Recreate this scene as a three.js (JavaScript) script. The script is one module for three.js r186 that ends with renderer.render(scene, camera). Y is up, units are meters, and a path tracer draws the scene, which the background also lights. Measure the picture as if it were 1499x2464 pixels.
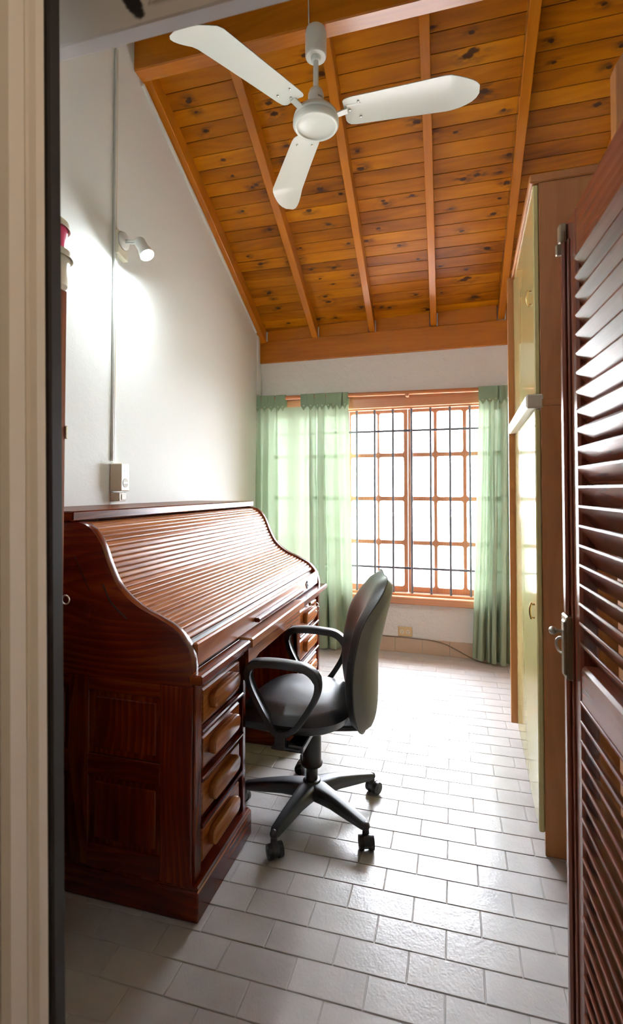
import * as THREE from 'three';
import { mergeGeometries, toCreasedNormals } from 'three/addons/utils/BufferGeometryUtils.js';
import { RectAreaLightUniformsLib } from 'three/addons/lights/RectAreaLightUniformsLib.js';

// ---------------------------------------------------------------- camera, sky, exposure
const scene = new THREE.Scene();
const camera = new THREE.PerspectiveCamera(2 * Math.atan(1232 / 1234) * 180 / Math.PI, 1499 / 2464, 0.05, 100);
camera.rotation.order = 'YXZ';
camera.position.set(0, 1.305, 0);
camera.rotation.set(0.0245, 0.27, 0);
camera.setViewOffset(1499, 2464, 0, 85, 1499, 2464);
camera.focus = 2.3; camera.userData.fStop = 4;
const renderer = new THREE.WebGLRenderer({ antialias: true });
renderer.toneMapping = THREE.LinearToneMapping;
renderer.toneMappingExposure = 1.4;
renderer.shadowMap.enabled = true;
renderer.shadowMap.type = THREE.PCFSoftShadowMap;
RectAreaLightUniformsLib.init();
scene.background = new THREE.Color(0.9, 0.95, 1.04);   // bright overcast sky
scene.backgroundIntensity = 40;
const LAMP_CD = 2.4, HALL_CD = 1.3;

// ---------------------------------------------------------------- helpers
function rng(seed) { let a = seed >>> 0; return () => { a |= 0; a = (a + 0x6D2B79F5) | 0; let t = Math.imul(a ^ (a >>> 15), 1 | a); t = (t + Math.imul(t ^ (t >>> 7), 61 | t)) ^ t; return ((t ^ (t >>> 14)) >>> 0) / 4294967296; }; }
const R = rng(77);
function hash(ix, iy, s) { let h = Math.imul(ix, 374761393) ^ Math.imul(iy, 668265263) ^ Math.imul(s, 2246822519); h = Math.imul(h ^ (h >>> 13), 1274126177); h ^= h >>> 16; return (h >>> 0) / 4294967296; }
function noise(x, y, s) {
  const ix = Math.floor(x), iy = Math.floor(y), fx = x - ix, fy = y - iy, u = fx * fx * (3 - 2 * fx), v = fy * fy * (3 - 2 * fy);
  const a = hash(ix, iy, s), b = hash(ix + 1, iy, s), c = hash(ix, iy + 1, s), d = hash(ix + 1, iy + 1, s);
  return a + (b - a) * u + (c - a) * v + (a - b - c + d) * u * v;
}
const fbm = (x, y, s, n = 3) => { let t = 0, a = 0.5, m = 0; for (let i = 0; i < n; i++) { t += a * noise(x, y, s + i); m += a; x *= 2.03; y *= 2.03; a *= 0.5; } return t / m; };
const clamp = (x, a = 0, b = 1) => Math.min(b, Math.max(a, x));
const sstep = (a, b, x) => { const t = clamp((x - a) / (b - a)); return t * t * (3 - 2 * t); };
const mix = (a, b, t) => a + (b - a) * t;

const names = {};
function numbered(n) { const k = names[n] = (names[n] ?? -1) + 1; return k ? n + '_' + String(k).padStart(3, '0') : n; }
// a top-level group; world-coordinates geometry handed to part() is brought into its frame
function thing(name, label, category, pos = [0, 0, 0], turn = 0, group) {
  const o = new THREE.Group(); o.name = numbered(name); o.position.set(...pos); o.rotation.y = turn; scene.add(o); o.updateMatrixWorld(true);
  o.userData = { label, category }; if (group) o.userData.group = group;
  return o;
}
function structure(name, pos = [0, 0, 0], turn = 0, label) {
  const o = new THREE.Group(); o.name = name; o.position.set(...pos); o.rotation.y = turn; o.userData = { kind: 'structure' }; if (label) o.userData.label = label; scene.add(o); o.updateMatrixWorld(true); return o;
}
function mesh(name, geo, mat, parent, label) {      // geometry in the parent's own frame
  const m = new THREE.Mesh(Array.isArray(geo) ? merge(geo) : geo, mat); m.name = parent === scene ? numbered(name) : name; m.castShadow = m.receiveShadow = true; if (label) m.userData.label = label; parent.add(m); return m;
}
function part(name, geo, mat, parent, label) {      // geometry in world coordinates
  let g = Array.isArray(geo) ? merge(geo) : geo;
  parent.updateWorldMatrix(true, false); g = g.clone().applyMatrix4(parent.matrixWorld.clone().invert());
  return mesh(name, g, mat, parent, label);
}
function merge(list) {
  const gs = list.map((g) => { const h = g.index ? g.toNonIndexed() : g.clone(); for (const k of Object.keys(h.attributes)) if (!['position', 'normal', 'uv'].includes(k)) h.deleteAttribute(k); if (!h.attributes.normal) h.computeVertexNormals(); if (!h.attributes.uv) uvb(h, 0); return h; });
  return gs.length === 1 ? gs[0] : mergeGeometries(gs);
}
// box-projected uv in metres: u runs along `axis` (0 x, 1 y, 2 z), v across it
function uvb(geo, axis = 0, ou = 0, ov = 0) {
  const g = geo.index ? geo.toNonIndexed() : geo; const p = g.attributes.position, uv = new Float32Array(p.count * 2);
  const A = new THREE.Vector3(), B = new THREE.Vector3(), C = new THREE.Vector3();
  for (let i = 0; i < p.count; i += 3) {
    A.fromBufferAttribute(p, i); B.fromBufferAttribute(p, i + 1); C.fromBufferAttribute(p, i + 2);
    const n = B.clone().sub(A).cross(C.clone().sub(A)), a = [Math.abs(n.x), Math.abs(n.y), Math.abs(n.z)], k = a[0] >= a[1] && a[0] >= a[2] ? 0 : a[1] >= a[2] ? 1 : 2;
    const U = k === axis ? (axis + 1) % 3 : axis, V = 3 - k - U === axis || k === axis ? 3 - k - U : 3 - k - axis;
    [A, B, C].forEach((q, j) => { const c = [q.x, q.y, q.z]; uv[(i + j) * 2] = c[U] + ou; uv[(i + j) * 2 + 1] = c[V] + ov; });
  }
  g.setAttribute('uv', new THREE.BufferAttribute(uv, 2)); return g;
}
// chamfered box, 44 triangles, non-indexed
function cbox(w, h, d, c = 0.002) {
  const H = [w / 2, h / 2, d / 2]; c = Math.min(c, ...H.map((x) => x * 0.9));
  const P = (s, ax) => [0, 1, 2].map((k) => s[k] * (k === ax ? H[k] : H[k] - c)); const out = [];
  const tri = (a, b, e) => { const n = new THREE.Vector3(...b).sub(new THREE.Vector3(...a)).cross(new THREE.Vector3(...e).sub(new THREE.Vector3(...a))); const m = [0, 1, 2].map((k) => a[k] + b[k] + e[k]); n.x * m[0] + n.y * m[1] + n.z * m[2] > 0 ? out.push(...a, ...b, ...e) : out.push(...a, ...e, ...b); };
  const quad = (a, b, e, f) => { tri(a, b, e); tri(a, e, f); };
  for (let ax = 0; ax < 3; ax++) { const u = (ax + 1) % 3, v = (ax + 2) % 3;
    for (const s of [-1, 1]) { const q = (a, b) => { const t = [0, 0, 0]; t[ax] = s; t[u] = a; t[v] = b; return P(t, ax); }; quad(q(-1, -1), q(1, -1), q(1, 1), q(-1, 1)); }
    for (const su of [-1, 1]) for (const sv of [-1, 1]) { const q = (e, f) => { const t = [0, 0, 0]; t[ax] = e; t[u] = su; t[v] = sv; return P(t, f); }; quad(q(-1, u), q(1, u), q(1, v), q(-1, v)); } }
  for (const a of [-1, 1]) for (const b of [-1, 1]) for (const e of [-1, 1]) { const s = [a, b, e]; tri(P(s, 0), P(s, 1), P(s, 2)); }
  const g = new THREE.BufferGeometry(); g.setAttribute('position', new THREE.Float32BufferAttribute(out, 3)); g.computeVertexNormals(); return g;
}
// box between two corners, grain along its longest side (or `axis`)
function bx(x0, x1, y0, y1, z0, z1, c = 0.002, axis) {
  const w = Math.abs(x1 - x0), h = Math.abs(y1 - y0), d = Math.abs(z1 - z0), g = cbox(w, h, d, c);
  const k = axis ?? (w >= h && w >= d ? 0 : h >= d ? 1 : 2); uvb(g, k, R() * 3, R() * 3);
  return g.translate((x0 + x1) / 2, (y0 + y1) / 2, (z0 + z1) / 2);
}
function bar(a, b, w, h, c = 0.002, up = [0, 1, 0]) {      // rectangular bar from a to b, w across, h along `up`
  const A = new THREE.Vector3(...a), B = new THREE.Vector3(...b), L = A.distanceTo(B), X = B.clone().sub(A).normalize(), Z = X.clone().cross(new THREE.Vector3(...up)).normalize(), Y = Z.clone().cross(X);
  const g = cbox(L, h, w, c); uvb(g, 0, R() * 3, R() * 3);
  return g.applyMatrix4(new THREE.Matrix4().makeBasis(X, Y, Z).setPosition(A.add(B).multiplyScalar(0.5)));
}
function cyl(a, b, r0, r1 = r0, n = 20) {
  const A = new THREE.Vector3(...a), B = new THREE.Vector3(...b), g = new THREE.CylinderGeometry(r1, r0, A.distanceTo(B), n);
  g.applyQuaternion(new THREE.Quaternion().setFromUnitVectors(new THREE.Vector3(0, 1, 0), B.clone().sub(A).normalize())); const m = A.add(B).multiplyScalar(0.5); return g.translate(m.x, m.y, m.z);
}
const tube = (pts, r, seg = 40, closed = false, n = 8) => new THREE.TubeGeometry(new THREE.CatmullRomCurve3(pts.map((p) => new THREE.Vector3(...p)), closed), seg, r, n, closed);
const ball = (x, y, z, r, sx = 1, sy = 1, sz = 1) => new THREE.SphereGeometry(r, 16, 12).scale(sx, sy, sz).translate(x, y, z);
const lathe = (pts, n = 40) => new THREE.LatheGeometry(pts.map((p) => new THREE.Vector2(...p)), n);
function extrude(pts, depth, bevel = 0.002, holes = [], steps = 2) {
  const s = pts instanceof THREE.Shape ? pts : new THREE.Shape(pts.map((p) => new THREE.Vector2(...p))); for (const h of holes) s.holes.push(h instanceof THREE.Path ? h : new THREE.Path(h.map((p) => new THREE.Vector2(...p))));
  return new THREE.ExtrudeGeometry(s, { depth: depth - 2 * bevel, bevelEnabled: bevel > 0, bevelThickness: bevel, bevelSize: bevel, bevelOffset: -bevel, bevelSegments: steps, curveSegments: 8 }).translate(0, 0, bevel);
}
function rrect(w, h, r, cx = 0, cy = 0, K = THREE.Shape) {
  const s = new K(), x = cx - w / 2, y = cy - h / 2; s.moveTo(x + r, y); s.lineTo(x + w - r, y); s.absarc(x + w - r, y + r, r, -Math.PI / 2, 0); s.lineTo(x + w, y + h - r); s.absarc(x + w - r, y + h - r, r, 0, Math.PI / 2); s.lineTo(x + r, y + h); s.absarc(x + r, y + h - r, r, Math.PI / 2, Math.PI); s.lineTo(x, y + r); s.absarc(x + r, y + r, r, Math.PI, 1.5 * Math.PI); return s;
}
function grid(nu, nv, f) {   // parametric sheet
  const g = new THREE.PlaneGeometry(1, 1, nu, nv), p = g.attributes.position, uv = g.attributes.uv;
  for (let i = 0; i < p.count; i++) { const q = f(uv.getX(i), uv.getY(i)); p.setXYZ(i, q[0], q[1], q[2]); if (q.length > 3) uv.setXY(i, q[3], q[4]); }
  g.computeVertexNormals(); return g;
}

// ---------------------------------------------------------------- textures and materials
function tex(w, h, f, sizeU, sizeV, srgb = true, wrap = THREE.MirroredRepeatWrapping) {
  const d = new Uint8Array(w * h * 4), to = (x) => Math.round(255 * clamp(srgb ? (x <= 0.0031308 ? 12.92 * x : 1.055 * Math.pow(x, 1 / 2.4) - 0.055) : x));
  for (let j = 0; j < h; j++) for (let i = 0; i < w; i++) { const c = f((i + 0.5) / w * sizeU, (j + 0.5) / h * sizeV), k = (j * w + i) * 4; d[k] = to(c[0]); d[k + 1] = to(c[1]); d[k + 2] = to(c[2]); d[k + 3] = 255; }
  const t = new THREE.DataTexture(d, w, h); t.magFilter = THREE.LinearFilter; t.minFilter = THREE.LinearMipmapLinearFilter; t.generateMipmaps = true; t.wrapS = t.wrapT = wrap; if (srgb) t.colorSpace = THREE.SRGBColorSpace; t.repeat.set(1 / sizeU, 1 / sizeV); t.needsUpdate = true; return t;
}
const col3 = (t, a, b, c) => { const x = t < 0.5 ? t * 2 : t * 2 - 1, p = t < 0.5 ? a : b, q = t < 0.5 ? b : c; return [mix(p[0], q[0], x), mix(p[1], q[1], x), mix(p[2], q[2], x)]; };
// wood grain: u along the grain, v across; three linear colours from dark to light
function wood(seed, W, H, su, sv, dark, mid, light, { ring = 26, figure = 1, blotch = 0.3, plank = 0, knots = [], lines = 0.16 } = {}) {
  return tex(W, H, (u, v) => {
    const row = plank ? Math.floor(v / plank) : 0, s = seed + row * 17, vv = plank ? v - row * plank + row * 3.7 : v; let U = u + row * 5.3, V = vv, k = 0;
    for (const [ku, kv, r] of knots) { const dx = (u - ku) * 0.55, dy = v - kv, e = Math.hypot(dx, dy) / r; if (plank && Math.floor(kv / plank) !== row) continue; if (e < 6) { V += Math.sign(dy) * r * 0.9 * Math.exp(-e * e * 0.18); k = Math.max(k, 1 - sstep(0.55, 1.25, e + 0.4 * (noise(u * 90, v * 90, 5) - 0.5)), 0.75 * (1 - sstep(0.8, 4.2, e)) * sstep(0.3, 0.8, fbm(u * 22, v * 70, 6, 2))); } }
    const warp = fbm(U * 1.1, V * 5, s, 3), r0 = V * ring + warp * 5 * figure, fr = r0 - Math.floor(r0), line = sstep(0, 0.75, fr) * (1 - sstep(0.8, 1, fr));
    const fib = noise(U * 14, V * 900, s + 3), bl = fbm(U * 2.2, V * 9, s + 9, 3), tone = plank ? hash(row, 3, seed) - 0.5 : 0;
    let t = 0.58 - lines * line + (fib - 0.5) * 0.16 + (bl - 0.5) * 2 * blotch + tone * 0.4; t = clamp(t);
    const c = col3(t, dark, mid, light); return [mix(c[0], 0.035, k * 0.93), mix(c[1], 0.011, k * 0.93), mix(c[2], 0.006, k * 0.93)];
  }, su, sv);
}
const std = (color, roughness = 0.5, extra = {}) => new THREE.MeshPhysicalMaterial({ color: Array.isArray(color) ? new THREE.Color().setRGB(...color) : color, roughness, ...extra });
const wm = (map, roughness, extra = {}) => new THREE.MeshPhysicalMaterial({ map, roughness, ...extra });

const PITCH = 0.0895;
const knots = []; { const k = rng(5); for (let r = 0; r < 16; r++) { const n = 4 + Math.floor(k() * 5); for (let i = 0; i < n; i++) knots.push([0.1 + k() * 2.5, (r + 0.22 + 0.56 * k()) * PITCH, 0.008 + 0.015 * k() * k()]); } }
const pineMap = wood(11, 2048, 1024, 2.7, 16 * PITCH, [0.15, 0.035, 0.0008], [0.38, 0.115, 0.001], [0.54, 0.19, 0.002], { ring: 22, plank: PITCH, knots, blotch: 0.42, lines: 0.12 });
const M = {};
M.pine = wm(pineMap, 0.3, { specularIntensity: 0.35 });
M.beam = wm(wood(23, 1024, 512, 2.2, 0.7, [0.24, 0.065, 0.002], [0.42, 0.125, 0.004], [0.52, 0.175, 0.008], { ring: 24, blotch: 0.3, lines: 0.1 }), 0.25, { specularIntensity: 0.75 });
const mahogMap = wood(31, 1024, 1024, 1.2, 0.8, [0.025, 0.002, 0.0005], [0.095, 0.01, 0.002], [0.26, 0.055, 0.005], { ring: 34, blotch: 0.45, figure: 1.5 });
M.mahogany = wm(mahogMap, 0.24, { specularIntensity: 0.75 });
M.tambour = wm(wood(37, 1024, 512, 1.5, 0.4, [0.16, 0.04, 0.012], [0.36, 0.12, 0.04], [0.52, 0.2, 0.06], { ring: 20, blotch: 0.3 }), 0.26);
M.drawer = wm(wood(41, 1024, 512, 0.9, 0.5, [0.1, 0.02, 0.004], [0.28, 0.075, 0.014], [0.5, 0.18, 0.03], { ring: 36, blotch: 0.55, figure: 2 }), 0.24);
M.cupWood = wm(wood(53, 1024, 512, 1.8, 0.8, [0.34, 0.12, 0.03], [0.46, 0.18, 0.05], [0.56, 0.24, 0.075], { ring: 18, blotch: 0.3 }), 0.35);
M.doorWood = wm(wood(61, 1024, 512, 1.2, 0.4, [0.1, 0.022, 0.011], [0.22, 0.06, 0.032], [0.34, 0.11, 0.06], { ring: 40, blotch: 0.4 }), 0.22);
M.winWood = wm(wood(67, 1024, 256, 1.5, 0.3, [0.34, 0.14, 0.06], [0.52, 0.24, 0.12], [0.6, 0.32, 0.18], { ring: 40, blotch: 0.3 }), 0.35);
const plasterBump = tex(512, 512, (u, v) => { const a = fbm(u * 22, v * 22, 3, 4), b = noise(u * 160, v * 160, 9); const x = 0.75 * a + 0.25 * b; return [x, x, x]; }, 1.2, 1.2, false);
const plaster = (r, g, b, s) => { const m = std([r, g, b], 0.85); m.bumpMap = plasterBump; m.bumpScale = s; return m; };
M.wallSmooth = plaster(0.78, 0.82, 0.79, 0.0012);
M.hallWall = plaster(0.34, 0.3, 0.25, 0.002);
M.wallRough = plaster(0.82, 0.83, 0.81, 0.006);
const speck = (u, v, s) => { const n = fbm(u * 12, v * 12, s, 4), p = noise(u * 260, v * 260, s + 4); return 0.93 + 0.1 * (n - 0.5) * 2 + (p > 0.93 ? -0.06 : 0); };
const tileMap = tex(1024, 1024, (u, v) => { const k = speck(u, v, 71), w = fbm(u * 5, v * 5, 81, 2); return [0.56 * k, (0.538 + 0.01 * w) * k, (0.515 + 0.022 * w) * k]; }, 1.2, 1.2);
const tileBump = tex(512, 512, (u, v) => { const x = 0.6 * fbm(u * 180, v * 180, 33, 2) + 0.4 * fbm(u * 40, v * 40, 34, 2); return [x, x, x]; }, 0.5, 0.5, false);
M.tile = wm(tileMap, 0.26, { bumpMap: tileBump, bumpScale: 0.0006, specularIntensity: 1 });
M.skirt = std([0.56, 0.43, 0.31], 0.35);
M.grout = std([0.45, 0.43, 0.41], 0.8);
M.white = std([0.78, 0.8, 0.76], 0.32);
M.fanWhite = std([0.82, 0.85, 0.79], 0.3);
M.cream = std([0.72, 0.68, 0.53], 0.4);
M.jamb = std([0.76, 0.72, 0.66], 0.28);
M.black = std([0.012, 0.011, 0.012], 0.4);
M.leather = std([0.022, 0.022, 0.026], 0.4, { clearcoat: 0.6, clearcoatRoughness: 0.42 });
{ const b = tex(256, 256, (u, v) => { const x = fbm(u * 300, v * 300, 12, 3); return [x, x, x]; }, 0.25, 0.25, false); M.leather.bumpMap = b; M.leather.bumpScale = 0.0006; }
M.plastic = std([0.022, 0.022, 0.026], 0.42, { clearcoat: 0.5, clearcoatRoughness: 0.45 });
M.greyVinyl = std([0.24, 0.235, 0.21], 0.5);
M.rubber = std([0.015, 0.012, 0.012], 0.6);
M.steel = std([0.55, 0.53, 0.48], 0.3, { metalness: 1 });
M.chrome = std([0.8, 0.8, 0.78], 0.12, { metalness: 1 });
M.brass = std([0.75, 0.55, 0.25], 0.25, { metalness: 1 });
M.oldBrass = std([0.3, 0.25, 0.17], 0.4, { metalness: 1 });
M.incision = std([0.02, 0.006, 0.003], 0.5);
M.iron = std([0.12, 0.12, 0.14], 0.5);
M.gloss = std([0.68, 0.61, 0.27], 0.09, { specularIntensity: 1 });
M.glass = new THREE.MeshPhysicalMaterial({ color: 0xffffff, roughness: 0, transmission: 1, thickness: 0, ior: 1.5 });
M.curtain = new THREE.MeshPhysicalMaterial({ color: new THREE.Color().setRGB(0.32, 0.4, 0.28), roughness: 0.96, transmission: 0.16, thickness: 0, specularIntensity: 0.1, side: THREE.DoubleSide });
M.flap = std([0.24, 0.34, 0.22], 0.95);
M.button = std([0.4, 0.5, 0.38], 0.4);
M.rod = std([0.5, 0.19, 0.07], 0.3);
M.concrete = std([0.6, 0.58, 0.55], 0.9);
M.bulb = new THREE.MeshStandardMaterial({ color: 0xffffff, emissive: new THREE.Color(0.9, 0.97, 1), emissiveIntensity: 6 });
M.hallGlow = new THREE.MeshStandardMaterial({ color: 0xffffff, emissive: new THREE.Color(1, 0.68, 0.38), emissiveIntensity: 2 });

// ---------------------------------------------------------------- frames of the two skewed walls
const TL = 0.032, PL = [-1.635, 0, -4.19];                 // left wall: local x off the wall, z along it
const TB = -0.035, PB = [-0.6, 0, -4.2];                   // window wall: local x along it, z into the room
const SL = 0.467, yR = (z) => 2.6 + SL * (z + 4.19);       // underside of the rafters

// ---------------------------------------------------------------- the setting
{ // walls
  const wl = structure('wall_left', PL, TL), s = [[0.35, -0.4], [-3.72, -0.4], [-3.72, 4.45], [0.35, 2.66]];
  const g = extrude(s, 0.14, 0).rotateY(Math.PI / 2).translate(-0.14, 0, 0);   // shape x -> -z
  mesh('plaster_wall', uvb(g, 1), M.wallSmooth, wl);
  const wb = structure('wall_back', PB, TB);
  const outer = [[-1.6, -0.4], [2.1, -0.4], [2.1, 2.9], [-1.6, 2.9]], hole = [[-1.02, 0.44], [1.02, 0.44], [1.02, 2.0], [-1.02, 2.0]];
  mesh('plaster_wall', uvb(extrude(outer, 0.18, 0, [hole]).translate(0, 0, -0.18), 1), M.wallRough, wb);
  const wr = structure('wall_right', [0.95, 0, 0]);
  mesh('plaster_wall', uvb(extrude([[4.6, -0.4], [0.5, -0.4], [0.5, 4.45], [4.6, 2.66]], 0.14, 0).rotateY(Math.PI / 2), 1), M.wallSmooth, wr);
}
{ // floor: slab, single tiles where they show, the rest as one field
  const fl = structure('floor');
  mesh('mortar_bed', bx(-1.75, 1.1, -0.12, -0.0022, -4.5, 1.9, 0), M.grout, fl);
  const gs = []; for (let i = 0; i < 10; i++) { const g = cbox(0.1972, 0.009, 0.0972, 0.0014); uvb(g, 0, R() * 5, R() * 5); gs.push(g); }
  const rest = [], rnd = rng(9);
  for (let n = -37; n < 25; n++) {
    const zc = -1.852 - 0.1 * n, off = n % 2 === 0 ? 0.1 : 0; if (zc > 1.85 || zc < -4.21) continue;
    for (let k = -9; k < 6; k++) {
      const xc = -0.029 + off + 0.1 + 0.2 * k; if (xc < -1.64 || xc > 1.02) continue;
      const dy = (rnd() - 0.5) * 0.0006, rx = (rnd() - 0.5) * 0.006, rz = (rnd() - 0.5) * 0.003;
      const under = (xc < -0.85 && zc < -1.5 && zc > -1.75) || (xc < -0.85 && zc < -2.55 && zc > -2.9) || (xc > 0.42 && zc < -2.0) || (xc < -0.75 && zc < -2.9);
      const single = !under && zc < -0.95 && zc > -3.9 && xc > -1.05 - 0.1 * (zc < -1.4 ? 1 : 0) && xc < 0.36;
      if (single) { const t = mesh('tile', gs[Math.floor(rnd() * 10)], M.tile, fl); t.position.set(xc, -0.0045 + dy, zc); t.rotation.set(rx, 0, rz); }
      else rest.push([xc, -0.0045 + dy, zc, rx, rz, Math.floor(rnd() * 10)]);
    }
  }
  const inst = new THREE.InstancedMesh(gs[3], M.tile, rest.length), m4 = new THREE.Matrix4(), q = new THREE.Quaternion();
  rest.forEach((r, i) => inst.setMatrixAt(i, m4.compose(new THREE.Vector3(r[0], r[1], r[2]), q.setFromEuler(new THREE.Euler(r[3], 0, r[4])), new THREE.Vector3(1, 1, 1))));
  inst.name = 'tile_field'; inst.userData.kind = 'stuff'; inst.receiveShadow = true; fl.add(inst);
}
{ // tiled skirting under the window
  const b = structure('baseboard_back', PB, TB);
  for (let k = -7; k < 8; k++) { const x0 = 0.139 + 0.2125 * k; if (x0 < -1.1 || x0 > 1.5) continue; mesh('tile', bx(x0 + 0.0015, x0 + 0.211, 0, 0.116, 0, 0.009, 0.002), M.skirt, b); }
}
{ // ceiling: boards, rafters, ridge beam, wall plate
  const c = structure('ceiling'), ang = Math.atan(SL), ca = Math.cos(ang), sa = Math.sin(ang);
  for (let i = -3; i < 42; i++) {
    const d = i * PITCH + 0.04, g = cbox(2.86, 0.018, PITCH - 0.0018, 0.0022);
    const p = g.attributes.position, uv = new Float32Array(p.count * 2); const row = ((i * 5) % 16 + 16) % 16, flip = i % 2 ? 1.35 : 0;
    for (let j = 0; j < p.count; j++) { uv[j * 2] = p.getX(j) + 1.43 + flip * 0; uv[j * 2 + 1] = (row + 0.5) * PITCH + p.getZ(j); }
    g.setAttribute('uv', new THREE.BufferAttribute(uv, 2)); if (i % 2) g.rotateY(Math.PI);
    g.rotateX(-ang); const z = -4.19 + d * ca + 0.0, y = 2.6 + 0.11 + d * sa + 0.009; g.translate(-0.33, y, z); mesh('plank', g, M.pine, c);
  }
  const deck = bx(-1.9, 1.3, -0.03, 0.03, -0.6, 4.1, 0).rotateX(-ang).translate(0, 2.6 + 0.165, -4.19); mesh('roof_deck', deck, M.concrete, c);
  const xb = [-1.605, -1.133, -0.641, -0.146, 0.362, 0.86], xt = [-1.553, -1.067, -0.583, -0.116, 0.363, 0.86];
  for (let i = 0; i < 6; i++) mesh('rafter', bar([xb[i], yR(-4.27) + 0.055, -4.27], [xt[i], yR(-2.32) + 0.055, -2.32], 0.05, 0.1, 0.003), M.beam, c);
  mesh('ridge_beam', bx(-1.7, 1.02, 3.463, 3.76, -2.34, -2.255, 0.006, 0), M.beam, c);
  // wall plate on the window wall, with blocking boards between the rafters
  const cb = new THREE.Group(); cb.position.set(...PB); cb.rotation.y = TB; cb.updateMatrixWorld(true);
  const put = (n, g, m) => mesh(n, g.clone().applyMatrix4(cb.matrixWorld), m, c);
  put('wall_plate', bx(-1.06, 1.62, 2.412, 2.602, -0.02, 0.025, 0.004, 0), M.beam);
  for (let i = 0; i < 5; i++) put('blocking_board', bx(xb[i] + 0.6 + 0.035, xb[i + 1] + 0.6 - 0.03, 2.602, 2.73, -0.01, 0.012, 0.002, 0), M.beam);
  for (let i = 0; i < 5; i++) put('plaster_fillet', bx(xb[i] + 0.6 + 0.026, xb[i] + 0.6 + 0.034, 2.603, 2.69, -0.01, 0.018, 0.001), M.wallSmooth);
}
{ // window: frame, three glazed sashes with rounded lights, sill, lintel
  const w = structure('window_1', PB, TB, 'wooden casement window with small panes between green curtains');
  mesh('frame', [bx(-1.02, 1.02, 1.96, 2.0, -0.12, -0.01), bx(-1.02, 1.02, 0.44, 0.468, -0.12, -0.005), bx(-1.02, -0.985, 0.44, 2, -0.12, -0.01), bx(0.985, 1.02, 0.44, 2, -0.12, -0.01)], M.winWood, w);
  const ys = [0.517, 0.853, 0.887, 1.21, 1.245, 1.57, 1.603, 1.934];
  const sashes = [[-0.985, -0.74, [[-0.95, -0.775]]], [-0.74, -0.25, [[-0.707, -0.508], [-0.483, -0.283]]], [-0.25, 0.24, [[-0.233, -0.012], [0.006, 0.206]]], [0.24, 0.985, [[0.273, 0.446], [0.473, 0.671], [0.7, 0.88], [0.91, 0.955]]]];
  for (const [x0, x1, cols] of sashes) {
    const holes = []; for (const [a, b] of cols) for (let r = 0; r < 4; r++) holes.push(rrect(b - a, ys[2 * r + 1] - ys[2 * r], Math.min(0.018, (b - a) * 0.4), (a + b) / 2, (ys[2 * r] + ys[2 * r + 1]) / 2, THREE.Path));
    const g = extrude([[x0 + 0.002, 0.47], [x1 - 0.002, 0.47], [x1 - 0.002, 1.958], [x0 + 0.002, 1.958]], 0.045, 0.004, holes).translate(0, 0, -0.1);
    const s = mesh('sash', uvb(g, 1), M.winWood, w);
    for (const [a, b] of cols) for (let r = 0; r < 4; r++) mesh('pane', new THREE.PlaneGeometry(b - a + 0.01, ys[2 * r + 1] - ys[2 * r] + 0.01).translate((a + b) / 2, (ys[2 * r] + ys[2 * r + 1]) / 2, -0.085), M.glass, s);
  }
  mesh('window_sill', bx(-1.04, 1.04, 0.392, 0.45, -0.04, 0.05, 0.006, 0), M.winWood, w);
  mesh('lintel_board', bx(-1.05, 1.04, 1.972, 2.075, -0.01, 0.026, 0.004, 0), M.winWood, w);
}
{ // steel grille on the inside
  const t = thing('window_grille', 'dark steel bar grille fixed inside the wooden window', 'grille', PB, TB);
  for (let k = -5; k < 8; k++) mesh('bar', bx(-0.177 + 0.1505 * k - 0.0085, -0.177 + 0.1505 * k + 0.0085, 0.45, 1.972, -0.03, -0.014, 0.003), M.iron, t);
  for (const y of [0.667, 1.783]) mesh('crossbar', bx(-0.985, 0.985, y - 0.009, y + 0.009, -0.036, -0.0295, 0.002), M.iron, t);
}
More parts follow.
